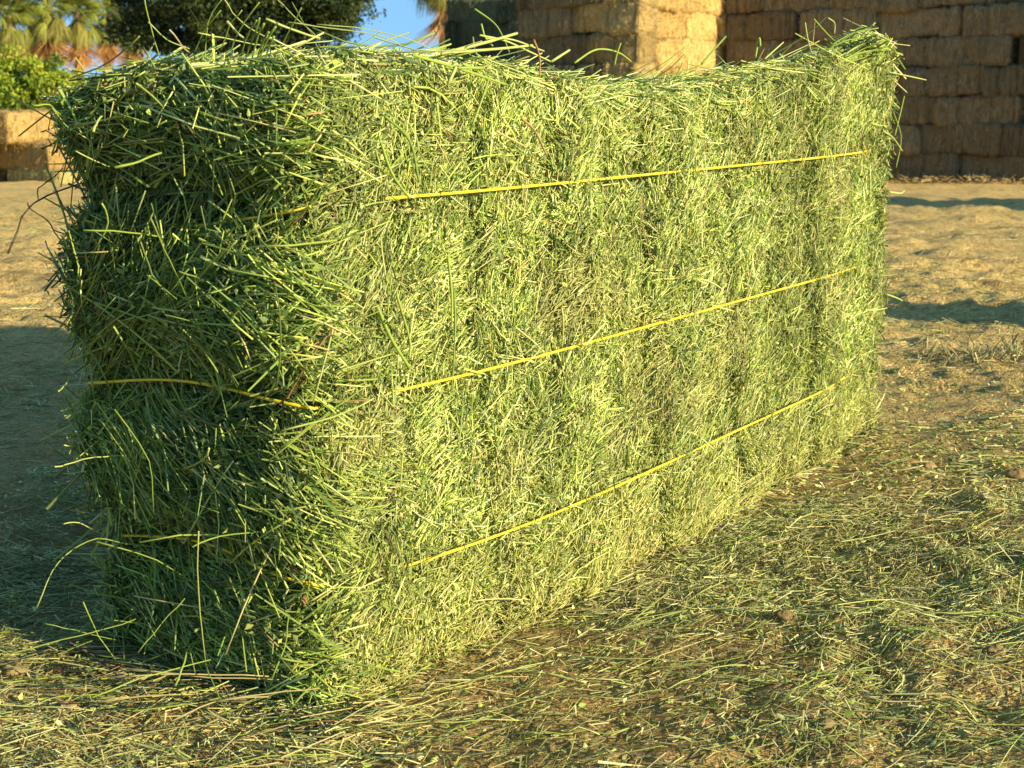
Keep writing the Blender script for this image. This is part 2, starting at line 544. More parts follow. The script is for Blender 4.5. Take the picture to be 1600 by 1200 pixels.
BM = {}
for nm, mt in (('straw', M_straw), ('brown', M_brown), ('mid', M_mid), ('old', M_oldgreen), ('green', M_greenish)):
    BM[nm] = [bale_mesh(11 + 7 * k + len(nm), mt) for k in range(5)]

ORD = ['bottom', 'second', 'third', 'fourth', 'fifth', 'sixth', 'seventh', 'eighth', 'ninth']
ANG1 = math.atan2(E1[1], E1[0])
def put_bale(pos, ang, kind, label, group, sx=1.0):
    o = link('straw_bale', random.choice(BM[kind]))
    o.location = pos
    o.rotation_euler = (random.uniform(-.04, .04), random.uniform(-.04, .04), ang + random.uniform(-.045, .045) + random.choice([0, math.pi]))
    o.scale = (sx * 1.03, 1, random.uniform(1.10, 1.18))
    o['label'] = label; o['category'] = 'hay bale'; o['group'] = group
    return o

def wall(start, direc, inward, ncol, nrow, kinds, what, frm, group, shifts=None, zb=None, length=None):
    """bales laid end to end along direc from start; their outer face passes through start"""
    ang = math.atan2(direc[1], direc[0])
    length = length or ncol * BL
    for r in range(nrow):
        sh = (0, .42, .12, .55, .25, .05, .48, .3)[r % 8] if shifts is None else shifts[r % len(shifts)]
        x = -sh * BL if shifts is None else sh
        for c in range(ncol + (1 if shifts is None and sh > .01 else 0)):
            x0, x1 = x, x + BL
            x = x1 + random.choice([-.02, -.01, 0, .0, .01, .10])
            if shifts is None:                                       # cut the row to the wall's ends
                x0 = max(x0, 0); x1 = min(x1, length)
                if x1 - x0 < .2: continue
            mid = start + direc * ((x0 + x1) / 2) + inward * (BD / 2 + random.uniform(-.03, .06))
            z = zb + r * (BH + .003) + random.uniform(-.015, .02)
            j = ORD[c] if c else 'first'
            rw = 'bottom row' if r == 0 else ORD[r] + ' row up'
            put_bale((mid[0], mid[1], z), ang, kinds(r, c), what + ', ' + rw + ', ' + j + ' ' + frm, group, (x1 - x0) / BL)

Q = at(995, 130, 19.0); Q[2] = 0
zq = float(gbase(19.6)) + .0
grp = 'bales in the big stack behind'
# left wall of the block, in its own shade
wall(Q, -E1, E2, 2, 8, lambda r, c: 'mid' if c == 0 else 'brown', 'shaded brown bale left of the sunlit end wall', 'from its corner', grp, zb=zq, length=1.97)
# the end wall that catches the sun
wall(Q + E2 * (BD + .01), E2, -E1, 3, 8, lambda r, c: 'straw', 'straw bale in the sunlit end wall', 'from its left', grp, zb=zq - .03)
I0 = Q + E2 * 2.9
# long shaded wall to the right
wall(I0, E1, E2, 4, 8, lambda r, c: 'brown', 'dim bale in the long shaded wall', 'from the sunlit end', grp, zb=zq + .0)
# older green stack, farther left
G0 = at(815, 130, 24.5); G0[2] = 0
wall(G0 + E1 * .3, -E1, E2, 2, 8, lambda r, c: 'old', 'dark greenish bale beside the palm trunk', 'from the brown wall', 'bales in the old green stack', zb=float(gbase(25)) - .13, length=1.95)
# the next stack beyond the dark gap at the right
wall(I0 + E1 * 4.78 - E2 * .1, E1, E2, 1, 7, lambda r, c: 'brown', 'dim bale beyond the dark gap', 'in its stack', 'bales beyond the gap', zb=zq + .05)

# left stack of straw bales, stepped
def step_bale(px, Y, row, along2, kind, label):
    c = at(px, 130, Y)
    zb = float(gbase(Y)) - .25 + row * BH
    if along2: mid = c + E2 * BL / 2 - E1 * BD / 2; ang = math.atan2(E2[1], E2[0])
    else: mid = c - E1 * BL / 2 + E2 * BD / 2; ang = ANG1
    put_bale((mid[0], mid[1], zb), ang, kind, label, 'bales in the small stepped stack')
step_bale(78, 20.0, 0, False, 'green', 'greenish bale at the foot of the small stepped stack, below the wide one')
step_bale(112, 20.8, 0, False, 'green', 'small greenish bale on the ground, nearest the fresh green bale')
step_bale(65, 20.1, 1, False, 'straw', 'straw bale in the middle row, long side shaded and end sunlit')
step_bale(90, 20.9, 1, False, 'straw', 'straw bale set back in the middle row, end catching the sun')
step_bale(10, 20.1, 2, True, 'straw', 'topmost straw bale of the small stepped stack, long side sunlit')
step_bale(-50, 20.4, 0, False, 'brown', 'brown bale at the ground in the far end of the stepped stack')
step_bale(-24, 20.2, 2, True, 'straw', 'straw bale on top, just outside the sunlit topmost one')
step_bale(-60, 20.3, 1, False, 'brown', 'brown bale in the middle row behind the shaded one')

# unseen bales added off to the right to cast shadow bands across the ground
for (x, y, z, a, kind, lab) in ((2.35, 2.66, 0, 1.035, 'green', 'unseen shortened green bale added at the right to cast a shadow'),
                                (5.9, 8.9, 0, 1.03, 'straw', 'lower near straw bale of the unseen pile added for its shadow'), (6.5, 9.9, 0, 1.03, 'straw', 'lower far straw bale of the unseen pile added for its shadow'),
                                (5.9, 8.9, 1, 1.05, 'straw', 'middle near straw bale of the unseen pile added for its shadow'), (6.5, 9.9, 1, 1.0, 'straw', 'middle far straw bale of the unseen pile added for its shadow'),
                                (6.1, 9.3, 2, 1.03, 'straw', 'straw bale on top of the unseen pile added for its shadow')):
    put_bale((x, y, float(gbase(y)) - .01 + z * BH), a, kind, lab, 'unseen bales added for their shadows', .26 if kind == 'green' else 1)

# ------------------------------------------------------------------ trees
def limb(g, a, b, r0, r1, col, n=5, wig=.06):
    a = np.asarray(a, float); b = np.asarray(b, float)
    L = np.linalg.norm(b - a)
    pts = [a + (b - a) * t + (np.random.default_rng(int(L * 1e4) + k).normal(size=3) * wig * L * math.sin(math.pi * t)) for k, t in enumerate(np.linspace(0, 1, n))]
    tube_path(g, pts, r0, r1, col, K=7)

def tree(name, base, h_trunk, blobs, n_clump, n_leaf, leaf_len, cols, label, cat, trunk_r=.2, seed=1, clump_r=.55, droop=.2):
    rg = np.random.default_rng(seed)
    root = empty(name, base, label, cat)
    gt = Geo()
    top = np.array([0, 0, h_trunk])
    limb(gt, (0, 0, -.1), top, trunk_r, trunk_r * .7, (.10, .075, .05), 6, .02)
    gc = Geo()
    wts = np.array([b[3] * b[4] * b[5] for b in blobs]); wts = wts / wts.sum()
    which = rg.choice(len(blobs), n_clump, p=wts)
    cl = []
    for w in which:
        bx, by, bz, rx, ry, rz = blobs[w]
        d = unit(rg.normal(size=3)); rad = rg.uniform(.35, 1) ** .5
        cl.append((np.array([bx, by, bz]) + d * rad * np.array([rx, ry, rz]), d))
    for b in blobs:
        limb(gt, top, (b[0], b[1], b[2]), trunk_r * .5, trunk_r * .15, (.10, .075, .05))
    for k, (c, d) in enumerate(cl):
        n = int(n_leaf * rg.uniform(.5, 1.4))
        cr = clump_r * rg.uniform(.6, 1.3)
        u = unit(rg.normal(size=(n, 3))) * (rg.uniform(0, 1, (n, 1)) ** .45) * np.array([cr, cr, cr * .62])
        P = c + u
        D = unit(u * .6 + rg.normal(size=(n, 3)) * cr * .5 + np.array([0, 0, -droop * cr]))
        W = unit(np.cross(D, rg.normal(size=(n, 3)) + np.array([0, 0, 1.2])))
        base_c = np.array(cols[rg.integers(len(cols))])
        col = base_c * rg.uniform(.7, 1.35, (n, 1)) * np.array([1, 1, 1])
        LL = leaf_len * rg.uniform(.6, 1.3, n)
        leaves(gc, P, D, W, LL, LL * .55, col)
        if k % 3 == 0:
            b = blobs[which[k]]
            limb(gt, (b[0], b[1], b[2]), c, trunk_r * .12, trunk_r * .03, (.09, .07, .045), 4)
    link('trunk', gt.mesh('trunk', M_bark, smooth=True), root)
    link('crown', gc.mesh('crown', M_tree), root)
    return root

def gpos(px, Y):
    p = at(px, 130, Y)
    return (p[0], Y, float(gbase(Y)))

# big dark tree behind the near end of the bale; 45 m off, 47 photo pixels to the metre
TY = 45.0
s = TY / FPX
def bl(px, py, rx, rz, dy=0):
    """blob centre as metres about the trunk base, from its place in the photo"""
    p = at(px, py, TY)
    b = gpos(400, TY)
    return (p[0] - b[0], dy, p[2] - b[2], rx * s, min(rx, rz * 1.3) * s, rz * s)
tree('broad_tree', gpos(400, TY), 2.2,
     [bl(235, -30, 62, 85, .3), bl(215, 40, 45, 34), bl(330, -20, 80, 70, -.6), bl(430, -40, 90, 80), bl(510, -15, 68, 58, -.3), bl(330, 55, 90, 36), bl(470, 42, 85, 36), bl(400, 20, 110, 50), bl(250, 45, 60, 36), bl(400, -130, 130, 90), bl(545, 5, 38, 34)],
     900, 150, .14, [(.030, .052, .016), (.022, .042, .016), (.045, .070, .018), (.060, .082, .020)],
     'big dark green tree with a dense spreading crown behind the fresh bale', 'tree', .3, 3, .55)
# yellow-green shrub behind the small stack
SY = 26.0
b0 = gpos(40, SY)
def bs(px, py, rx, rz, dy=0):
    p = at(px, py, SY)
    return (p[0] - b0[0], dy, p[2] - b0[2], rx * SY / FPX, rx * SY / FPX, rz * SY / FPX)
tree('leafy_shrub', b0, .7,
     [bs(15, 145, 58, 62), bs(80, 155, 52, 62), bs(40, 125, 40, 42, -.2), bs(110, 165, 38, 55, .2), bs(-30, 160, 60, 70), bs(60, 220, 70, 60), bs(115, 225, 45, 50)],
     330, 95, .085, [(.30, .37, .03), (.21, .29, .025), (.37, .42, .04), (.11, .17, .02)],
     'rounded yellow-green shrub behind the small stack of straw bales', 'shrub', .07, 5, .2, .1)

# fan palms with skirts of dead fronds
def frond_mesh(seed, col, droop, petiole, fan, n=26, spread=2.5, closed=0.0):
    rg = np.random.default_rng(seed)
    g = Geo()
    pts = [np.array([t * petiole, 0, .10 * petiole * math.sin(t * 2) - droop * petiole * t * t * .6]) for t in np.linspace(0, 1, 4)]
    tube_path(g, pts, .03, .018, np.array(col) * .9 + .02, K=4)
    e = pts[-1]
    P, D, W, Bv, Ln = [], [], [], [], []
    for a in np.linspace(-spread / 2, spread / 2, n):
        d = np.array([math.cos(a), math.sin(a), -.2 * droop + rg.normal() * .07])
        d /= np.linalg.norm(d)
        P.append(e); D.append(d)
        w = np.array([-math.sin(a), math.cos(a), rg.normal() * .35]); W.append(w / np.linalg.norm(w))
        Bv.append((0, 0, -(.35 + droop) * rg.uniform(.6, 1.3)))
        Ln.append(fan * (1 - .25 * abs(a) / spread) * rg.uniform(.85, 1.1))
    n_ = len(P)
    c = np.array(col) * rg.uniform(.75, 1.25, (n_, 1))
    blades(g, np.array(P), np.array(D), np.array(W), np.array(Bv), Ln, np.full(n_, .055), c, S=3, tip=.15)
    return g.mesh('frond', M_palm)
F_green = [frond_mesh(k, c, .25, .75, .85) for k, c in enumerate(((.26, .31, .05), (.34, .36, .06), (.17, .22, .04)))]
F_low = [frond_mesh(k + 9, c, .7, .7, .8, spread=1.7) for k, c in enumerate(((.24, .26, .045), (.30, .28, .06)))]
F_dead = [frond_mesh(k + 20, c, .9, .6, .75, n=20, spread=1.1) for k, c in enumerate(((.55, .31, .11), (.45, .25, .09), (.62, .37, .15)))]

def palm(px, py, Y, size, seed, label, ng=58, nl=46, nd=48):
    rg = random.Random(seed)
    c = at(px, py, Y)
    zb = float(gbase(Y))
    hz = c[2] - zb
    root = empty('fan_palm', (c[0], Y, zb), label, 'palm tree', 'fan palms at the edge of the yard')
    gt = Geo()
    pts = [np.array([.12 * math.sin(t * 3 + seed), 0, hz * t - .1]) for t in np.linspace(0, 1, 12)]
    pts[-1] = np.array([0, 0, hz])
    tube_path(gt, pts, .24 * size, .17 * size, (.20, .13, .075), K=9, wob=.16)
    link('trunk', gt.mesh('trunk', M_bark), root)
    def add(nm, me, el, z, sc):
        o = link(nm, me, root)
        az = rg.uniform(0, 2 * math.pi)
        o.location = (0.1 * math.cos(az), 0.1 * math.sin(az), hz + z)
        o.rotation_euler = (rg.uniform(-.5, .5), -el, az)
        o.scale = (sc,) * 3
    for k in range(ng):
        add('frond', rg.choice(F_green), math.radians(rg.uniform(-10, 82)), rg.uniform(-.15, .1) * size, size * .62 * rg.uniform(.85, 1.15))
    for k in range(nl):
        add('frond', rg.choice(F_low), math.radians(rg.uniform(-60, -5)), rg.uniform(-.4, -.1) * size, size * .62 * rg.uniform(.85, 1.1))
    for k in range(nd):
        add('dead_frond', rg.choice(F_dead), math.radians(rg.uniform(-88, -62)), rg.uniform(-1.0, -.25) * size, size * .85 * rg.uniform(.75, 1.05))
    return root
palm(12, 22, 62, 1.25, 1, 'palm at the outer edge of the palm row, above the shrub')
palm(48, 34, 66, 1.15, 6, 'shorter palm with low crown, second in the row from the outer edge')
palm(74, 8, 63, 1.3, 2, 'tallest palm with thick skirt in the middle of the palm row')
palm(122, 20, 64, 1.2, 3, 'palm with brown skirt, next but one to the dark tree')
palm(166, 24, 67, 1.1, 4, 'palm standing half behind the dark spreading tree')
palm(205, 40, 70, 1.1, 8, 'palm almost hidden behind the dark tree, only brown skirt showing')
palm(692, -62, 38, 1.05, 5, 'lone palm with hanging fronds beside the dark green stack', ng=26, nl=60, nd=9)

# ------------------------------------------------------------------ the fresh green bale
A = np.array([-0.160, 1.094, 0.0]); B = np.array([0.613, 2.115, 0.0]); Dp = np.array([-0.412, 1.250, 0.0])
Lv = B - A; LEN = np.linalg.norm(Lv); uL = Lv / LEN
Wv = Dp - A; WID = np.linalg.norm(Wv); uW = Wv / WID
nR = np.array([uL[1], -uL[0], 0]); nR = nR / np.linalg.norm(nR)              # outward on the long sunlit side
nE = np.array([uW[1], -uW[0], 0]); nE = -nE if np.dot(nE, uL) > 0 else nE    # outward on the near end
H0 = 0.58
_hu = np.array([0, .03, .067, .133, .29, .40, .46, .63, .79, .88, .94, 1.0])
_hz = np.array([.560, .567, .568, .563, .551, .542, .538, .552, .577, .601, .614, .606])
def top_h(u, s):
    h = np.interp(np.clip(u, 0, 1), _hu, _hz)
    ridge = np.maximum(h - .540, 0) * np.clip((u - .5) / .06, 0, 1)
    return h - ridge * np.clip(s * 2.6 - .25, 0, 1) - 0.045 * np.clip(s - .25, 0, 1) ** 1.3 * (np.clip(1 - u * 4, 0, 1))
def xyz(m):
    """metric box coordinates (along, across, up) -> world"""
    u = m[..., 0] / LEN; s_ = m[..., 1] / WID
    z = m[..., 2] / H0 * top_h(u, s_) - .020 * (1 - np.clip(m[..., 2] / .15, 0, 1))
    along = m[..., 0] * (1 - .040 * m[..., 2] / H0)
    return A + along[..., None] * uL + m[..., 1:2] * uW + z[..., None] * np.array([0, 0, 1.0])
def dirw(d):
    return unit(d[..., :1] * uL + d[..., 1:2] * uW + d[..., 2:] * np.array([0, 0, 1.0]))
DIM = np.array([LEN, WID, H0]); RR = 0.036
flake_u = np.concatenate([[0], np.cumsum(rng.uniform(.8, 1.2, 12))]); flake_u = flake_u / flake_u[-1] * LEN
flake_off = rng.normal(size=12) * 0.007
flake_off[-1] = flake_off[-2] - .001
flake_pale = rng.uniform(.82, 1.15, 12)
def zs_of(px, py, plane='R'):
    p = onplane(px, py, A, nR if plane == 'R' else nE)
    return p
# twine heights at the near corner and the far corner, read off the long side
tw = []
for (x0, y0, x1, y1) in ((590, 315, 1390, 235), (590, 614, 1300, 430), (580, 888, 1330, 583)):
    p0 = onplane(x0, y0, A, nR); p1 = onplane(x1, y1, A, nR)
    u0, u1 = np.dot(p0 - A, uL), np.dot(p1 - A, uL)
    k = (p1[2] - p0[2]) / (u1 - u0)
    tw.append((p0[2] - k * u0, p0[2] + k * (LEN - u0)))      # z at u=0, u=LEN
def twz(i, u): return tw[i][0] + (tw[i][1] - tw[i][0]) * u / LEN

def surf(p, extra=0.0):
    """box-surface point(s) in metric coordinates -> displaced world point and outward world normal"""
    c = np.clip(p, RR, DIM - RR)
    d = unit(p - c)
    q = c + d * RR
    w = xyz(q)
    z = w[..., 2]; u = q[..., 0]
    lean = 0.012 * (z / H0 - .5) + .010 * noise(w, 5, 77)
    ul = u + lean
    fi = np.clip(np.searchsorted(flake_u, ul) - 1, 0, 11)
    o = fbm(w, 9, 4, 3) * (0.0075 + .006 * np.clip(-d[..., 0], 0, 1)) + fbm(w, 3, 14, 2) * 0.006
    side = np.abs(d[..., 1])
    o = o + side * flake_off[fi]
    for e in flake_u[1:-2]:
        o = o - (0.3 + .7 * side) * 0.012 * np.exp(-((ul - e) / 0.009) ** 2)
    o = o + np.clip(-d[..., 1], 0, 1) * .030 * np.exp(-(z / .13) ** 2) * np.sin(np.clip(u / LEN, 0, 1) * math.pi)   # the foot spreads under its weight
    endf = np.clip(-d[..., 0], 0, 1)
    pinch = 0
    for i in range(3):
        pinch = pinch + np.exp(-((z - twz(i, u)) / 0.035) ** 2)
    o = o - pinch * (0.004 * side + 0.034 * endf)
    o = o + endf * 0.026 * np.sin(np.clip(z / H0, 0, 1) * math.pi)
    n = dirw(d)
    return w + n * (o + extra)[..., None] if np.ndim(extra) else w + n * (o + extra)[..., None], n, fi

bale = empty('green_bale', tuple((A + B + Dp - A) / 2 * np.array([1, 1, 0])), 'big fresh green hay bale tied with three yellow strings in the foreground', 'hay bale')
BO = np.array(bale.location)

PAL = np.array([(.66, .70, .25), (.46, .535, .115), (.25, .335, .06), (.10, .155, .034), (.22, .29, .10), (.68, .58, .25), (.32, .19, .08)])
def colours(P, n, wts, rg=rng, var=.22):
    w = np.array(wts, float); w /= w.sum()
    k = rg.choice(len(PAL), n, p=w)
    c = PAL[k] * rg.uniform(1 - var, 1 + var, (n, 1))
    c *= (1 + .22 * noise(P, 14, 55) + .15 * noise(P, 5, 56))[:, None]
    tan = np.clip(noise(P, 13, 58) * 2.0 - .9, 0, .32)[:, None]
    c = c * (1 - tan) + np.array([.64, .55, .23]) * tan * rg.uniform(.6, 1.2, (n, 1))
    return np.clip(c, .008, .75)

# --- flakes: slabs of packed hay
flakes = []
for i in range(12):
    g = Geo()
    a0, a1 = flake_u[i], flake_u[i + 1]
    us = np.linspace(a0 + .002, a1 - .002, 6)
    ring = []
    for t in np.linspace(0, 1, 44, endpoint=False):          # around the cross-section
        per = 2 * (WID + H0) * t
        if per < H0: ring.append((0, per))
        elif per < H0 + WID: ring.append((per - H0, H0))
        elif per < 2 * H0 + WID: ring.append((WID, H0 - (per - H0 - WID)))
        else: ring.append((WID - (per - 2 * H0 - WID), 0))
    ring = np.array(ring)
    V = np.zeros((len(us), 44, 3))
    for j, uu in enumerate(us):
        p = np.column_stack([np.full(44, uu), ring])
        w, n, _ = surf(p, -0.011)
        V[j] = w
    idx = np.arange(len(us) * 44).reshape(len(us), 44)
    q = np.stack([idx[:-1], np.roll(idx, -1, 1)[:-1], np.roll(idx, -1, 1)[1:], idx[1:]], -1).reshape(-1, 4)
    col = colours(np.zeros((len(q), 3)), len(q), (1.5, 3, 3, 1, 2, .5, .2)) * .9
    g.add(V.reshape(-1, 3) - BO, q, col)
    # closed with domed ends
    for jj, rv in ((0, False), (len(us) - 1, True)):
        rr = V[jj]; cen = rr.mean(0)
        VV = [rr]
        for f in (.93, .84, .74, .62, .5, .38, .26, .14, .04):
            cc = cen + (rr - cen) * f
            if i == 0 and jj == 0:
                p = np.zeros((44, 3)); p[:, 1:] = np.clip(ring * f + np.array([WID, H0]) / 2 * (1 - f), 0, [WID, H0])
                cc = surf(p, -0.030)[0]
            VV.append(cc)
        VV = np.array(VV); ii = np.arange(len(VV) * 44).reshape(-1, 44)
        qq = np.stack([ii[:-1], ii[1:], np.roll(ii, -1, 1)[1:], np.roll(ii, -1, 1)[:-1]], -1).reshape(-1, 4)
        if rv: qq = qq[:, ::-1]
        g.add(VV.reshape(-1, 3) - BO, qq, colours(np.zeros((len(qq), 3)), len(qq), (1.5, 3, 3, 1, 2, .5, .2)) * .9)
    f = link('flake', g.mesh('flake', M_core), bale)
    flakes.append(f)

# --- sample points on the faces
def face_pts(face, n, rg=rng):
    a = rg.uniform(0, 1, n); b = rg.uniform(0, 1, n)
    p = np.zeros((n, 3))
    if face == 'R': p[:] = np.column_stack([a * LEN, np.zeros(n), b * H0])
    if face == 'K': p[:] = np.column_stack([a * LEN, np.full(n, WID), b * H0])
    if face == 'E': p[:] = np.column_stack([np.zeros(n), a * WID, b * H0])
    if face == 'F': p[:] = np.column_stack([np.full(n, LEN), a * WID, b * H0])
    if face == 'W':                                                # stems lying over the strings
        u_ = a * LEN; k_ = rg.integers(0, 3, n)
        z_ = np.array([twz(k, x) for k, x in zip(k_, u_)]) / top_h(a, 0) * H0 + rg.normal(size=n) * .006
        p[:] = np.column_stack([u_, np.zeros(n), z_])
    if face == 'T': p[:] = np.column_stack([a * LEN, b * WID, np.full(n, H0)])
    return p

def stems_for(face, n, length, rad, wts, lift, depth, horiz=0.0, S=1, bend=.12, spread=.6, seedn=20, rg=rng, clump=0.0):
    p = face_pts(face, n, rg)
    ex = rg.normal(size=n) * depth[1] + depth[0]
    P, N_, fi = surf(p, ex)
    # local grain: a swirling angle field, so neighbours lie roughly alike
    ang = noise(P, 16, seedn) * 2.6 + noise(P, 5, seedn + 1) * 1.5 + rg.normal(size=n) * spread
    if horiz: ang = ang * (1 - horiz) + rg.choice([0, math.pi], n) + rg.normal(size=n) * .25
    if clump:
        cs = np.array([.022, .030, .036])
        cid = np.floor((P + .012 * np.stack([noise(P, 40, 5), noise(P, 40, 6), noise(P, 40, 7)], -1)) / cs).astype(np.int64)
        h1 = _hash(cid[:, 0], cid[:, 1], cid[:, 2], 901); h2 = _hash(cid[:, 0], cid[:, 1], cid[:, 2], 902)
        mean = math.pi / 2 + (h1 - .5) * 2.7
        tight = np.where(h2 < .62, .16, .9)
        ang = np.where(rg.uniform(0, 1, n) < clump, mean + rg.normal(size=n) * tight, ang)
    up = np.array([0, 0, 1.0])
    T1 = unit(np.cross(up, N_) + 1e-6); T2 = np.cross(N_, T1)
    lfc = 0
    if clump: lfc = (_hash(cid[:, 0], cid[:, 1], cid[:, 2], 903) - .35) * .35
    lf = lfc + rg.normal(size=n) * lift[1] + lift[0] + .12 * noise(P, 12, seedn + 3)
    D = unit(T1 * np.cos(ang)[:, None] + T2 * np.sin(ang)[:, None] + N_ * lf[:, None])
    L = rg.uniform(*length, n) * rg.choice([.7, 1, 1.25], n)
    tz = top_h(p[:, 0] / LEN, p[:, 1] / WID)
    over = (np.maximum(P[:, 2], P[:, 2] + D[:, 2] * L) > tz + .002) & (D[:, 2] > 0) & (rg.uniform(0, 1, n) < (.985 if face == 'T' else .96))
    D[over, 2] *= np.where(face == 'T', .15, .12)                     # the top was pressed flat by the baler
    D = unit(D)
    r = rg.uniform(*rad, n)
    Bd = rg.normal(size=(n, 3)) * bend
    P = P - D * (L * rg.uniform(.2, .6, n))[:, None]
    col = colours(P, n, wts, rg)
    if clump: col = col * (.78 + .5 * _hash(cid[:, 0], cid[:, 1], cid[:, 2], 904))[:, None]
    pale = flake_pale[fi]
    if face == 'E': col = col * np.array([1.06, 1.07, .98])  # near end's colours lifted a little, in place of more sun on it
    if face == 'R':
        low = np.clip(1 - P[:, 2] / .13, 0, 1)                         # the lowest stems are dry and yellow
        col = col * (1 - .45 * low[:, None]) + np.array([.66, .56, .18]) * .45 * low[:, None]
        col = col * pale[:, None]
    return P, D, Bd, L, r, col, fi

masses = [Geo() for _ in range(12)]
leafm = [Geo() for _ in range(12)]
def add_stems(P, D, Bd, L, r, col, fi, S=1, flat=0.3, rg=rng):
    fl = rg.uniform(0, 1, len(P)) < flat
    cap = np.clip(col * .3 + np.array([.50, .50, .26]) * .75, 0, .75)
    for i in range(12):
        m = (fi == i) & ~fl
        tubes(masses[i], P[m] - BO, D[m], Bd[m], L[m], r[m], r[m] * .85, col[m], cap[m], S=S)
        m = (fi == i) & fl
        W = unit(np.cross(D[m], rg.normal(size=(m.sum(), 3))))
        blades(masses[i], P[m] - BO, D[m], W, Bd[m] * 1.5, L[m], r[m] * 2.6, col[m] * np.array([.85, .95, .9]), S=max(S, 1), tip=.45)

WR = (4.2, 4.6, 2.8, .8, 1.6, 1.1, .25)
WE = (.9, 3.0, 4.0, 2.6, 2.2, .35, .25)
add_stems(*stems_for('R', 125000, (.008, .023), (.0004, .0008), WR, (.12, .24), (-.005, .004), spread=.8, clump=.75), S=1, flat=.3)
add_stems(*stems_for('R', 4200, (.022, .05), (.0005, .0009), WR, (.05, .12), (.000, .003), spread=.45, seedn=40, clump=.5), S=2, flat=.35)
add_stems(*stems_for('W', 420, (.014, .036), (.0005, .0009), WR, (.0, .08), (.011, .004), spread=.7), S=1, flat=.25)
add_stems(*stems_for('E', 30000, (.009, .028), (.0005, .0010), WE, (.15, .30), (-.010, .009), spread=.8, clump=.4), S=1, flat=.35)
add_stems(*stems_for('E', 6500, (.03, .085), (.0006, .0011), WE, (.02, .09), (-.002, .006), horiz=.55, seedn=40), S=2, flat=.3)
add_stems(*stems_for('T', 20000, (.010, .030), (.0006, .0011), WR, (.0, .10), (-.003, .003), spread=.9), S=1)
add_stems(*stems_for('T', 900, (.04, .10), (.0006, .0010), WR, (.0, .03), (.001, .002), spread=.9), S=2)
add_stems(*stems_for('K', 6500, (.03, .08), (.001, .002), WR, (.15, .25), (-.004, .006)), S=1)
add_stems(*stems_for('F', 5500, (.02, .06), (.0008, .0016), WR, (.2, .25), (-.004, .006)), S=1)

def add_leaves(face, n, wts, size, dep, rg=rng):
    p = face_pts(face, n, rg)
    P, N_, fi = surf(p, rg.normal(size=n) * dep[1] + dep[0])
    D = unit(rg.normal(size=(n, 3)) + N_ * .2)
    W = unit(np.cross(D, rg.normal(size=(n, 3)) * .8 + N_))
    L = rg.uniform(*size, n)
    col = colours(P, n, wts, rg)
    for i in range(12):
        m = fi == i
        leaves(leafm[i], P[m] - BO, D[m], W[m], L[m], L[m] * rg.uniform(.35, .75, m.sum()), col[m])
add_leaves('R', 40000, (3.5, 4, 3.5, .8, 5, .8, .1), (.003, .008), (-.005, .006))
add_leaves('E', 24000, (.3, 2, 4, 4, 4, .2, .1), (.004, .010), (-.007, .008))
add_leaves('T', 11000, (2, 3, 3, 1, 3, .6, .1), (.003, .007), (-.004, .003))
add_leaves('K', 3000, (2, 3, 3, 1, 3, .6, .1), (.008, .02), (-.002, .006))
for i in range(12):
    link('stem_mass', masses[i].mesh('stem_mass', M_hay), flakes[i], kind='stuff')
    link('leaf_mass', leafm[i].mesh('leaf_mass', M_leaf), flakes[i], kind='stuff')

# --- twine
for i in range(3):
    pts = []
    def tp(p, off):
        w, n, _ = surf(np.array([p]), off)
        return w[0]
    n1 = 110
    zz = lambda u: twz(i, u) / top_h(u / LEN, 0) * H0
    for u in np.linspace(.0, LEN, n1):
        dive = max(0, 1 - u / .015) - .25 * max(0, 1 - u / .2) + max(0, 1 - (LEN - u) / (.05, .20, .13)[i])
        pts.append(tp((u, 0, zz(u) - (0, .006, .009)[i] * (1 - u / LEN)), .011 - .024 * dive))
    for t in np.linspace(.02, .98, 10): pts.append(tp((LEN, t * WID, zz(LEN)), .004))
    for u in np.linspace(LEN, 0, 30): pts.append(tp((u, WID, zz(u)), .004))
    sag = (.030, .012, .015)[i]
    for t in np.linspace(.98, .02, 16):
        w = tp((0, t * WID, zz(0)), (.014, .026, .016)[i]); w[2] += sag * math.sin(t * math.pi) * (1 if i != 0 else -.6)
        pts.append(w)
    pts = np.array(pts)
    pin = pts[[0, n1 - 1]].copy()
    run = pts[:n1].copy()                                               # a taut string does not follow each bump
    for _ in range(400): run[1:-1] = (run[:-2] + run[2:]) / 2
    off_in = np.clip(np.sum((pts[:n1] - run) * nR, -1), -.02, .012)
    for _ in range(220): off_in[1:-1] = (off_in[:-2] + off_in[1:-1] * 2 + off_in[2:]) / 4
    pts[:n1] = run + nR * (off_in + .0015)[:, None]
    for _ in range(3): pts[1:-1] = (pts[:-2] + pts[1:-1] * 2 + pts[2:]) / 4
    cen = pts.mean(0)
    pts = np.vstack([pts, pts[:1]])
    g = Geo()
    tube_path(g, pts - BO, .00145, .00145, (.82, .63, .04), K=7, wob=.25)
    link('twine', g.mesh('twine', M_twine, smooth=True), bale)

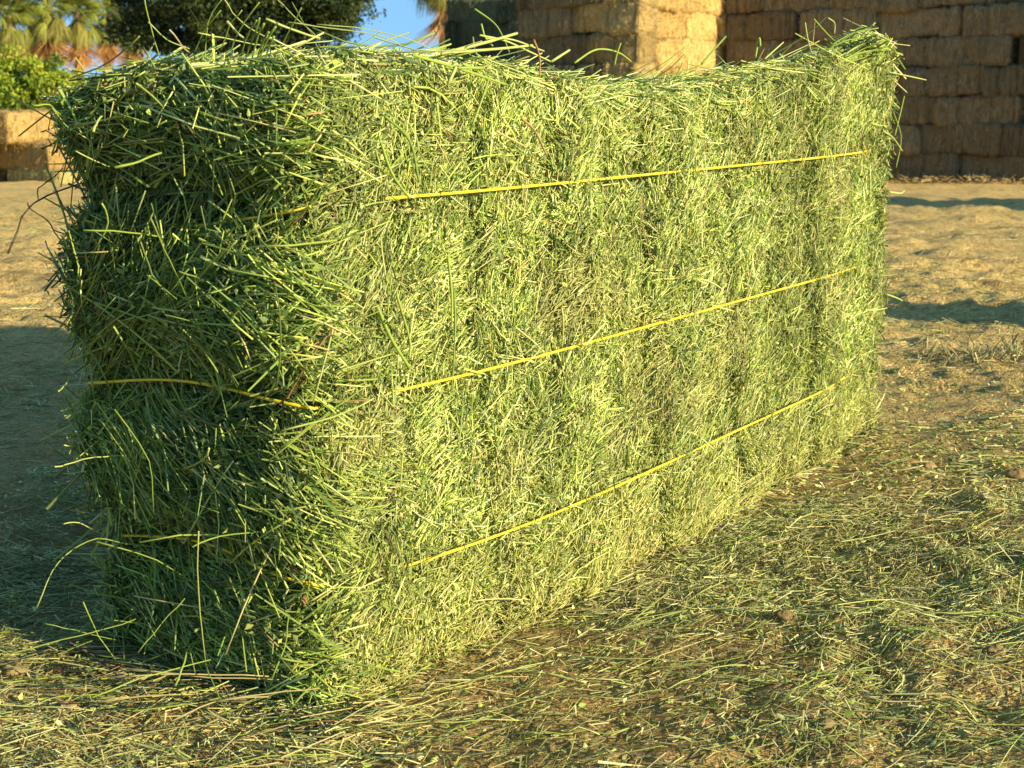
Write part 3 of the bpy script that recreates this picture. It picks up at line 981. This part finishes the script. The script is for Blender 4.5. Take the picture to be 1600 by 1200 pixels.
# --- the 300 largest loose stems, each its own part
GREEN = (.20, .30, .045); PALE = (.44, .50, .14); DARK = (.06, .10, .02); TWIG = (.085, .055, .03); STRAW = (.48, .40, .17); YG = (.30, .40, .06); BROWN = (.30, .16, .06)
def stem_obj(pts, r0, r1, col, K=5):
    g = Geo()
    tube_path(g, np.asarray(pts) - BO, r0, r1, col, K=K, wob=.15)
    return link('stem', g.mesh('stem', M_hay, smooth=False), bale)
def px_stem(pl, Y, r, col, curve=True):
    """stem traced in the photo, standing at depth Y (a number, or one per point)"""
    Ys = Y if isinstance(Y, (list, tuple)) else [Y + .012 * k for k in range(len(pl))]
    pts = np.array([at(x, y, yy) for (x, y), yy in zip(pl, Ys)])
    pts[1:-1] += rng.normal(size=pts[1:-1].shape) * .0012
    pts = smooth_path(pts, 3)
    pts = pts + rng.normal(size=pts.shape) * .0003
    return stem_obj(pts, r * .54, r * .40, np.array(col) * random.uniform(.7, 1.05))
def yface(px, off=0.0):
    return float(onplane(px, 130, A + nR * off, nR)[1])
nst = 0
placed = [
    ([(12, 395), (24, 355), (38, 332), (60, 312), (100, 298), (138, 284)], 1.20, .0018, TWIG),
    ([(44, 318), (50, 328), (78, 342), (84, 362), (108, 370), (136, 372)], 1.20, .0013, TWIG),
    ([(60, 312), (66, 298), (82, 280), (98, 262)], 1.21, .0013, TWIG),
    ([(84, 298), (98, 322), (118, 346), (140, 352)], 1.21, .0010, TWIG),
    ([(70, 455), (100, 420), (135, 385)], 1.22, .0018, DARK), ([(80, 450), (108, 422), (140, 392)], 1.225, .0016, DARK), ([(75, 440), (105, 408), (138, 378)], 1.225, .0015, DARK),
    ([(60, 494), (85, 496), (150, 500)], 1.20, .0009, GREEN), ([(92, 612), (100, 600), (118, 582)], 1.17, .0017, PALE), ([(118, 582), (140, 566)], 1.18, .001, DARK),
    ([(85, 730), (105, 725), (150, 716), (200, 712)], 1.16, .0014, PALE), ([(95, 642), (118, 634), (160, 620)], 1.19, .0012, YG), ([(100, 655), (118, 640), (130, 628)], 1.19, .0013, PALE),
    ([(57, 950), (85, 890), (112, 860)], 1.16, .0011, PALE), ([(112, 860), (150, 842), (200, 850), (265, 857)], 1.15, .0012, YG), ([(100, 818), (125, 818), (150, 830)], 1.17, .0012, PALE),
    ([(0, 1028), (70, 1008), (150, 985), (212, 968)], [1.10, 1.12, 1.15, 1.17], .0012, YG), ([(72, 974), (120, 985), (180, 1000)], 1.16, .0009, GREEN), ([(130, 940), (150, 992), (180, 1030)], 1.16, .0011, YG),
    ([(225, -6), (232, 38), (256, 112)], 1.20, .0012, YG), ([(232, 34), (262, 60), (296, 76)], 1.20, .0011, PALE), ([(352, -8), (326, 30), (320, 110)], 1.17, .0011, YG),
    ([(345, 16), (318, 52), (300, 90)], 1.18, .0011, GREEN), ([(348, -6), (370, 28), (420, 60), (470, 80)], 1.16, .0009, PALE), ([(405, 4), (375, 45), (352, 110)], 1.15, .0012, GREEN),
    ([(434, 0), (462, 30), (500, 62)], 1.17, .0008, PALE), ([(472, 12), (448, 48), (424, 96)], 1.13, .0011, GREEN), ([(457, 4), (478, 36), (496, 62)], 1.17, .0007, YG),
    ([(218, 57), (170, 95), (110, 122)], [1.14, 1.17, 1.22], .0014, (.22, .22, .07)), ([(52, 166), (78, 166), (100, 180), (180, 216)], 1.18, .0013, YG), ([(80, 168), (110, 205), (140, 228)], 1.19, .0012, YG),
    ([(118, 90), (142, 125)], 1.20, .0010, PALE), ([(355, 34), (380, 60)], 1.13, .0022, PALE), ([(415, 30), (450, 46), (500, 60)], 1.14, .0022, PALE), ([(450, 34), (520, 48), (600, 58), (640, 78)], 1.2, .0012, PALE),
    ([(495, 38), (580, 46), (640, 62), (690, 84)], 1.22, .0010, PALE), ([(310, 52), (350, 64), (420, 68), (520, 64)], 1.17, .0012, PALE), ([(265, 46), (285, 70), (300, 88)], 1.17, .0014, STRAW),
    ([(405, 28), (398, 50), (382, 96)], 1.12, .0016, GREEN), ([(412, 38), (402, 62), (390, 106)], 1.12, .0018, GREEN), ([(420, 50), (408, 72), (396, 112)], 1.11, .0019, GREEN), ([(432, 42), (414, 70), (402, 110)], 1.11, .0018, GREEN),
    ([(428, 56), (416, 82), (408, 118)], 1.105, .0018, GREEN), ([(402, 32), (390, 55), (376, 90)], 1.13, .0015, GREEN), ([(378, 16), (358, 40), (345, 80)], 1.14, .0012, YG),
    ([(118, 795), (130, 800), (175, 790)], 1.18, .0012, DARK),
    # on the near end
    ([(180, 262), (215, 250), (252, 238)], 1.10, .0022, YG), ([(118, 236), (145, 252), (175, 262)], 1.16, .0012, PALE), ([(212, 130), (230, 145), (254, 166)], 1.10, .0018, YG),
    ([(146, 205), (152, 190), (160, 180)], 1.12, .0022, PALE), ([(130, 360), (200, 368), (262, 372)], 1.14, .0016, YG), ([(220, 378), (235, 430), (272, 476)], 1.10, .0016, (.16, .22, .07)),
    ([(235, 340), (256, 390), (280, 436)], 1.09, .0014, YG), ([(330, 458), (360, 442), (395, 420)], 1.07, .0013, YG), ([(160, 318), (165, 345), (150, 390)], 1.14, .0017, YG),
    ([(280, 425), (320, 440), (400, 470), (430, 545)], 1.09, .0012, GREEN), ([(258, 492), (320, 504), (360, 502)], 1.09, .0010, GREEN), ([(180, 640), (230, 720), (240, 800)], 1.11, .0012, YG),
    ([(310, 830), (312, 920), (322, 1040)], 1.07, .0013, PALE), ([(322, 1040), (335, 1080), (366, 1140)], [1.06, 1.04, 1.0], .0012, YG), ([(216, 1020), (250, 970), (290, 935)], 1.10, .0011, YG),
    ([(150, 846), (240, 880), (320, 925)], 1.13, .0014, YG), ([(300, 855), (340, 842), (410, 830)], 1.07, .0013, YG), ([(274, 1072), (286, 1040), (292, 1020)], 1.06, .0018, YG),
    ([(425, 1060), (440, 1010), (452, 960)], 1.04, .0013, YG), ([(438, 1030), (480, 1036)], 1.04, .0022, YG), ([(440, 700), (500, 660), (540, 640)], 1.06, .0016, YG), ([(420, 720), (520, 640), (580, 600)], 1.065, .0014, YG),
    ([(440, 672), (520, 650), (585, 622)], 1.055, .0017, PALE), ([(480, 690), (520, 800), (560, 900)], 1.07, .0013, GREEN), ([(520, 595), (560, 592), (590, 592)], 1.10, .0022, YG), ([(230, 430), (280, 470)], 1.1, .001, GREEN),
    ([(170, 1058), (300, 1052), (420, 1056)], 1.08, .0014, STRAW), ([(150, 1098), (220, 1086), (300, 1085)], [1.04, 1.05, 1.06], .0014, STRAW), ([(270, 1126), (340, 1094), (420, 1088)], [1.0, 1.03, 1.05], .0016, STRAW),
    ([(145, 1090), (220, 1060), (330, 1030)], [1.02, 1.05, 1.09], .0012, YG), ([(200, 1045), (330, 1055), (480, 1062)], 1.09, .0013, STRAW), ([(340, 1096), (420, 1080), (500, 1075)], [1.02, 1.04, 1.06], .0013, STRAW),
]
for pl, Yd, r, c in placed:
    px_stem(pl, Yd, r, c); nst += 1
# along the top of the long side
for pl, off, r, c in [
    ([(690, 84), (760, 66), (808, 52)], .0, .0016, PALE), ([(700, 82), (770, 77), (832, 71)], .0, .0015, PALE), ([(742, 14), (772, 36), (786, 58), (796, 82)], -.03, .0009, GREEN),
    ([(752, 37), (758, 58), (770, 72)], -.02, .0010, YG), ([(750, 55), (790, 64), (830, 82), (860, 96)], -.01, .0010, PALE), ([(760, 60), (800, 62), (850, 80)], -.02, .0010, PALE),
    ([(834, 62), (843, 88), (843, 120)], .012, .0012, BROWN), ([(862, 96), (890, 78)], .0, .0014, PALE), ([(898, 98), (925, 80), (945, 77), (968, 83), (986, 96)], -.01, .0011, YG),
    ([(960, 102), (964, 84), (970, 67)], .0, .0010, YG), ([(1096, 100), (1115, 78), (1134, 57)], -.01, .0014, GREEN), ([(1180, 90), (1186, 60), (1188, 72)], .0, .0016, YG),
    ([(1195, 92), (1215, 74), (1224, 66)], .0, .0011, PALE), ([(1200, 90), (1260, 55), (1292, 26)], -.01, .0007, DARK), ([(1258, 35), (1262, 60), (1268, 82)], .0, .0010, PALE),
    ([(1272, 30), (1290, 50), (1302, 62)], .0, .0009, YG), ([(1294, 28), (1304, 36), (1304, 52)], .0, .0009, PALE), ([(1330, 42), (1332, 20), (1334, 8)], -.02, .0007, DARK),
    ([(1390, 113), (1415, 118), (1447, 125)], .0, .0012, PALE), ([(1398, 212), (1406, 180), (1413, 150)], .01, .0011, YG), ([(1400, 262), (1408, 215), (1396, 175)], .01, .0009, YG),
    ([(1378, 100), (1394, 94), (1404, 86)], .0, .0015, PALE), ([(1385, 78), (1410, 84)], .0, .0009, GREEN), ([(1380, 205), (1395, 215), (1410, 236)], .01, .0013, PALE),
    ([(1375, 430), (1392, 430), (1398, 428)], .01, .0010, YG), ([(1390, 300), (1406, 302), (1413, 298)], .01, .0016, PALE), ([(1386, 460), (1402, 466), (1410, 470)], .01, .0014, PALE),
    ([(645, 86), (720, 108), (790, 132)], .012, .0015, YG), ([(700, 132), (713, 104)], .015, .0019, PALE), ([(756, 106), (716, 106)], .014, .0016, YG), ([(738, 196), (755, 150), (765, 118)], .012, .0013, YG),
    ([(519, 204), (545, 222), (570, 244)], .014, .0013, PALE), ([(592, 212), (612, 270), (640, 310)], .012, .0014, YG), ([(600, 180), (640, 220), (655, 285)], .014, .0013, GREEN),
    ([(520, 232), (552, 258), (595, 285)], .02, .0013, PALE), ([(775, 205), (815, 226), (820, 230)], .013, .0012, STRAW), ([(815, 185), (836, 205), (855, 244)], .013, .0014, (.36, .25, .12)),
    ([(620, 460), (640, 530), (640, 560)], .012, .0013, YG), ([(700, 400), (706, 460), (706, 505)], .014, .0014, YG), ([(590, 480), (612, 530), (640, 575)], .014, .0018, YG),
]:
    pts = np.array([onplane(x, y, A + nR * (off + .003 * k), nR) for k, (x, y) in enumerate(pl)])
    stem_obj(smooth_path(pts), r, r * .8, c); nst += 1
# tuft of combed stems sticking out of the far top corner
for k in range(30):
    t = random.random()
    y0 = 74 + 42 * t + random.uniform(-14, 14); x0 = 1318 + random.uniform(-30, 40)
    x1 = 1362 + 24 * (t ** .5) + random.uniform(-14, 5); y1 = 40 + 50 * t + random.uniform(-10, 10)
    pts = np.array([onplane(x, y, A + nR * o, nR) for x, y, o in ((x0, y0, -.02), ((x0 + x1) / 2, (y0 + y1) / 2 - 7, .0), (x1, y1, .012 + random.uniform(-.02, .02)))])
    stem_obj(smooth_path(pts, 4), .0012, .0010, random.choice([GREEN, YG, GREEN, PALE, DARK])); nst += 1
# and the rest at random: long loose ones across the end, the long side and the top edge
def loose(face, n, length, lift, horiz, wts):
    P, D, Bd, L, r, col, fi = stems_for(face, n, length, (.0007, .0013), wts, lift, (.005, .004), horiz=horiz, seedn=90, bend=.22)
    for k in range(n):
        ts = np.linspace(0, 1, 5)[:, None]
        stem_obj(P[k] + D[k] * L[k] * ts + Bd[k] * L[k] * ts * ts, r[k], r[k] * .8, col[k], K=4)
rest = 300 - nst
loose('E', int(rest * .5), (.05, .12), (.03, .08), .45, (1.5, 4, 3, .5, 1, .5, .2))
loose('R', int(rest * .35), (.03, .065), (.03, .07), 0, (3, 4, 2, .5, .5, 1, .3))
loose('T', rest - int(rest * .5) - int(rest * .35), (.06, .13), (.0, .05), 0, (3, 4, 2, .5, .5, 1, .3))

# ------------------------------------------------------------------ litter on the ground
def in_bale(x, y):
    d = np.stack([x, y], -1) - A[:2]
    M2 = np.linalg.inv(np.column_stack([uL[:2], uW[:2]]))
    c = d @ M2.T
    return (c[..., 0] > .0) & (c[..., 0] < LEN) & (c[..., 1] > .0) & (c[..., 1] < WID)
def litter(g, n, xr, yr, length, rad, wts, dens, S=2, flat=.3, bias=.35, rg=rng, lift=.05, hgt=.004):
    x = rg.uniform(*xr, n); y = rg.uniform(*yr, n)
    p = np.stack([x, y, np.zeros(n)], -1)
    keep = (rg.uniform(0, 1, n) < dens(p)) & ~in_bale(x, y) & (np.abs(x / y) < .6)
    x, y = x[keep], y[keep]; n = len(x)
    p = np.stack([x, y, gz(x, y) + np.abs(rg.normal(size=n)) * hgt + .001], -1)
    ang = .2 + bias * 2.2 * noise(p, 4, 71) + rg.normal(size=n) * (bias + .28) + rg.choice([0, math.pi], n)
    D = unit(np.stack([np.cos(ang), np.sin(ang), rg.normal(size=n) * lift], -1))
    L = rg.uniform(*length, n) * rg.choice([.7, 1, 1.4], n)
    Bd = rg.normal(size=(n, 3)) * np.array([.16, .16, .03])
    # ends stay at ground height
    e = p + D * L[:, None] + Bd * L[:, None]
    e_z = gz(e[:, 0], e[:, 1]) + rg.uniform(.001, .006, n)
    D = D.copy(); D[:, 2] = (e_z - p[:, 2]) / L - Bd[:, 2]
    r = rg.uniform(*rad, n)
    col = colours(p, n, wts, rg) * .68 + np.array([.40, .345, .17]) * .32 * rg.uniform(.5, 1.3, (n, 1))
    cap = np.clip(col * 1.3, 0, .7)
    fl = rg.uniform(0, 1, n) < flat
    m = ~fl
    tubes(g, p[m], D[m], Bd[m], L[m], r[m], r[m] * .8, col[m], cap[m], S=S)
    W = unit(np.cross(D[fl], np.array([0, 0, 1.0]) + rg.normal(size=(fl.sum(), 3)) * .4))
    blades(g, p[fl], D[fl], W, Bd[fl], L[fl], r[fl] * 2.6, col[fl], S=S)
    return n
WG = (2.6, 2.4, 2.2, 1.3, 2.6, 2.8, .7)
def d_near(p):
    return np.clip(.62 + .6 * fbm(p, 4.3, 61, 3), .22, 1)
def d_mid(p):
    return np.clip(.42 + .7 * fbm(p, 1.7, 62, 3), .05, 1) * np.clip((4.8 - p[:, 1]) / 2.6, .06, 1)
gl = Geo()
litter(gl, 95000, (-.62, .75), (.78, 1.75), (.005, .024), (.0003, .0007), WG, d_near, S=1, flat=.5, bias=.5)
litter(gl, 4200, (-.62, .75), (.78, 1.75), (.03, .08), (.0004, .0008), WG, d_near, S=2, hgt=.006)
litter(gl, 62000, (-1.3, 2.1), (1.6, 4.6), (.010, .040), (.0005, .0010), WG, d_mid, S=1, flat=.5, bias=.5)
litter(gl, 42000, (-4.5, 4.5), (2.9, 10), (.02, .07), (.0008, .0018), (2, .6, .6, .3, .6, 7, .8), lambda p: np.clip(.5 + .6 * noise(p, 1.2, 5), .05, 1), S=1, flat=.6)
# loose hay fallen along the foot of the bale
n = 4200
u = rng.uniform(-.02, 1.0, n) * LEN; o = np.abs(rng.normal(size=n)) * .012
p = A + u[:, None] * uL + (o - .022)[:, None] * nR
n2 = 1500
p2 = A + (rng.uniform(-.15, 1.1, n2) * WID)[:, None] * uW + (np.abs(rng.normal(size=n2)) * .04 - .03)[:, None] * nE
p = np.vstack([p, p2]); n = len(p)
p[:, 2] = gz(p[:, 0], p[:, 1]) + np.abs(rng.normal(size=n)) * .006
ang = .15 + rng.normal(size=n) * .6 + rng.choice([0, math.pi], n)
D = unit(np.stack([np.cos(ang), np.sin(ang), rng.normal(size=n) * .12], -1))
L = rng.uniform(.010, .036, n); L[-n2:] *= 1.9
r = rng.uniform(.0004, .0009, n)
col = colours(p, n, (1, 1.5, 1.5, .8, .8, 4, 2)) * .8
tubes(gl, p - D * L[:, None] * .5, D, rng.normal(size=(n, 3)) * .12, L, r, r * .8, col, np.clip(col * 1.3, 0, .7), S=1)
# leaf crumbs
n = 50000
x = rng.uniform(-.7, 1.1, n); y = rng.uniform(.78, 2.6, n)
pp = np.stack([x, y, np.zeros(n)], -1)
k = (rng.uniform(0, 1, n) < d_near(pp)) & ~in_bale(x, y) & (np.abs(x / y) < .6)
x, y = x[k], y[k]; n = len(x)
p = np.stack([x, y, gz(x, y) + rng.uniform(.0005, .004, n)], -1)
D = unit(rng.normal(size=(n, 3)) * np.array([1, 1, .35])); W = unit(np.cross(D, np.array([0, 0, 1.0]) + rng.normal(size=(n, 3)) * .4))
L = rng.uniform(.004, .011, n)
leaves(gl, p, D, W, L, L * .5, colours(p, n, (2, 2, 3, 2, 3, 2, .8)))
litter(gl, 2600, (.86, 1.32), (2.62, 2.86), (.015, .05), (.0006, .0012), (.6, .3, .3, .3, .3, 6, 2.5), lambda p: np.clip(.75 - 6 * np.abs(p[:, 1] - 2.74 + .05 * noise(p, 7, 3)), 0, 1), S=1, bias=.7, lift=.3, hgt=.02)
# straw shed along the foot of the far stack
n = 2600
t_ = rng.uniform(0, 4.7, n)
p = I0 + t_[:, None] * E1 - (np.abs(rng.normal(size=n)) * .28)[:, None] * E2
p[:, 2] = gz(p[:, 0], p[:, 1]) + np.abs(rng.normal(size=n)) * .045
D = unit(rng.normal(size=(n, 3)) * np.array([1, 1, .3])); W = unit(np.cross(D, rng.normal(size=(n, 3))))
blades(gl, p, D, W, rng.normal(size=(n, 3)) * .2, rng.uniform(.05, .16, n), rng.uniform(.006, .014, n), np.array([.46, .33, .13]) * rng.uniform(.6, 1.3, (n, 1)))
link('hay_litter', gl.mesh('hay_litter', M_litter), kind='stuff')

# the longest loose stems on the ground, one by one
cnt = 0
while cnt < 120:
    y = random.uniform(.85, 2.9) if cnt > 60 else random.uniform(.85, 1.3)
    x = random.uniform(-.42, .42) * y
    if in_bale(np.array([x]), np.array([y]))[0]: continue
    a = random.gauss(.22, .4); Ls = random.uniform(.07, .16); cv = random.gauss(0, .25)
    pts = []
    for t in np.linspace(-.5, .5, 6):
        qx = x + math.cos(a) * Ls * t - math.sin(a) * cv * Ls * (t * t); qy = y + math.sin(a) * Ls * t + math.cos(a) * cv * Ls * t * t
        pts.append((qx, qy, float(gz(qx, qy)) + .004 + .006 * random.random()))
    if any(in_bale(np.array([q_[0]]), np.array([q_[1]]))[0] for q_ in pts): continue
    g = Geo()
    pts = np.array(pts); c0 = pts.mean(0)
    rr = random.uniform(.0004, .0008)
    tube_path(g, pts - c0, rr, rr * .75, random.choice([PALE, YG, STRAW, GREEN, (.30, .36, .12)]), K=4, wob=.2)
    o = link('loose_stem', g.mesh('loose_stem', M_litter))
    o.location = c0
    o['label'] = 'long thin stem lying loose on the littered dirt around the bale'; o['category'] = 'hay stem'; o['group'] = 'loose stems on the ground'
    cnt += 1

# clods and stones
def clod(px, py, size, col, label):
    d = ray(px, py)
    Yc = 1.0
    for _ in range(30):
        p = at(px, py, Yc); Yc *= 1 + (p[2] - float(gz(p[0], Yc))) * .5
        Yc = max(Yc, .3)
    rg = np.random.default_rng(int(px * 7 + py))
    g = Geo()
    nu, nv = 26, 16
    th = np.linspace(0, 2 * math.pi, nu, endpoint=False); ph = np.linspace(.02, math.pi - .02, nv)
    TH, PH = np.meshgrid(th, ph)
    S_ = np.stack([np.cos(TH) * np.sin(PH), np.sin(TH) * np.sin(PH), np.cos(PH)], -1)
    S_ = S_ * (1 + .30 * fbm(S_ + px, 1.6, 3, 2) + .16 * fbm(S_ + py, 5, 4, 2))[..., None] * np.array([1, .8, .55]) * size * .85
    ii = np.arange(nu * nv).reshape(nv, nu)
    q = np.stack([ii[:-1], ii[1:], np.roll(ii, -1, 1)[1:], np.roll(ii, -1, 1)[:-1]], -1).reshape(-1, 4)
    g.add(S_.reshape(-1, 3), q, np.array(col) * rg.uniform(.8, 1.2, (len(q), 1)))
    p = at(px, py, Yc)
    o = link('dirt_clod', g.mesh('dirt_clod', M_clod, smooth=True))
    o.location = (p[0], p[1], float(gz(p[0], p[1])) + size * .1)
    o['label'] = label; o['category'] = 'dirt clod'; o['group'] = 'clods and stones on the dirt'
clod(1590, 745, .020, (.26, .18, .09), 'brown dirt clod at the edge of the littered ground, farthest from the bale')
clod(1540, 780, .010, (.33, .28, .18), 'small pale stone beside the brown clod, among green stems')
clod(1452, 730, .013, (.28, .21, .10), 'tan clod lying off the far corner of the bale')
clod(22, 1052, .015, (.19, .14, .065), 'rounded clod in front of the shaded ground by the near end')
clod(105, 1108, .012, (.24, .18, .09), 'small clod in the straw below the near end of the bale')
clod(1225, 965, .013, (.20, .14, .06), 'low brown clod in the middle of the trampled litter')
clod(1555, 1020, .014, (.22, .16, .07), 'pale crumbling clod in the sunlit litter beyond the trampled patch')
clod(1290, 1135, .012, (.22, .16, .07), 'clod half covered by stems in the nearest litter')
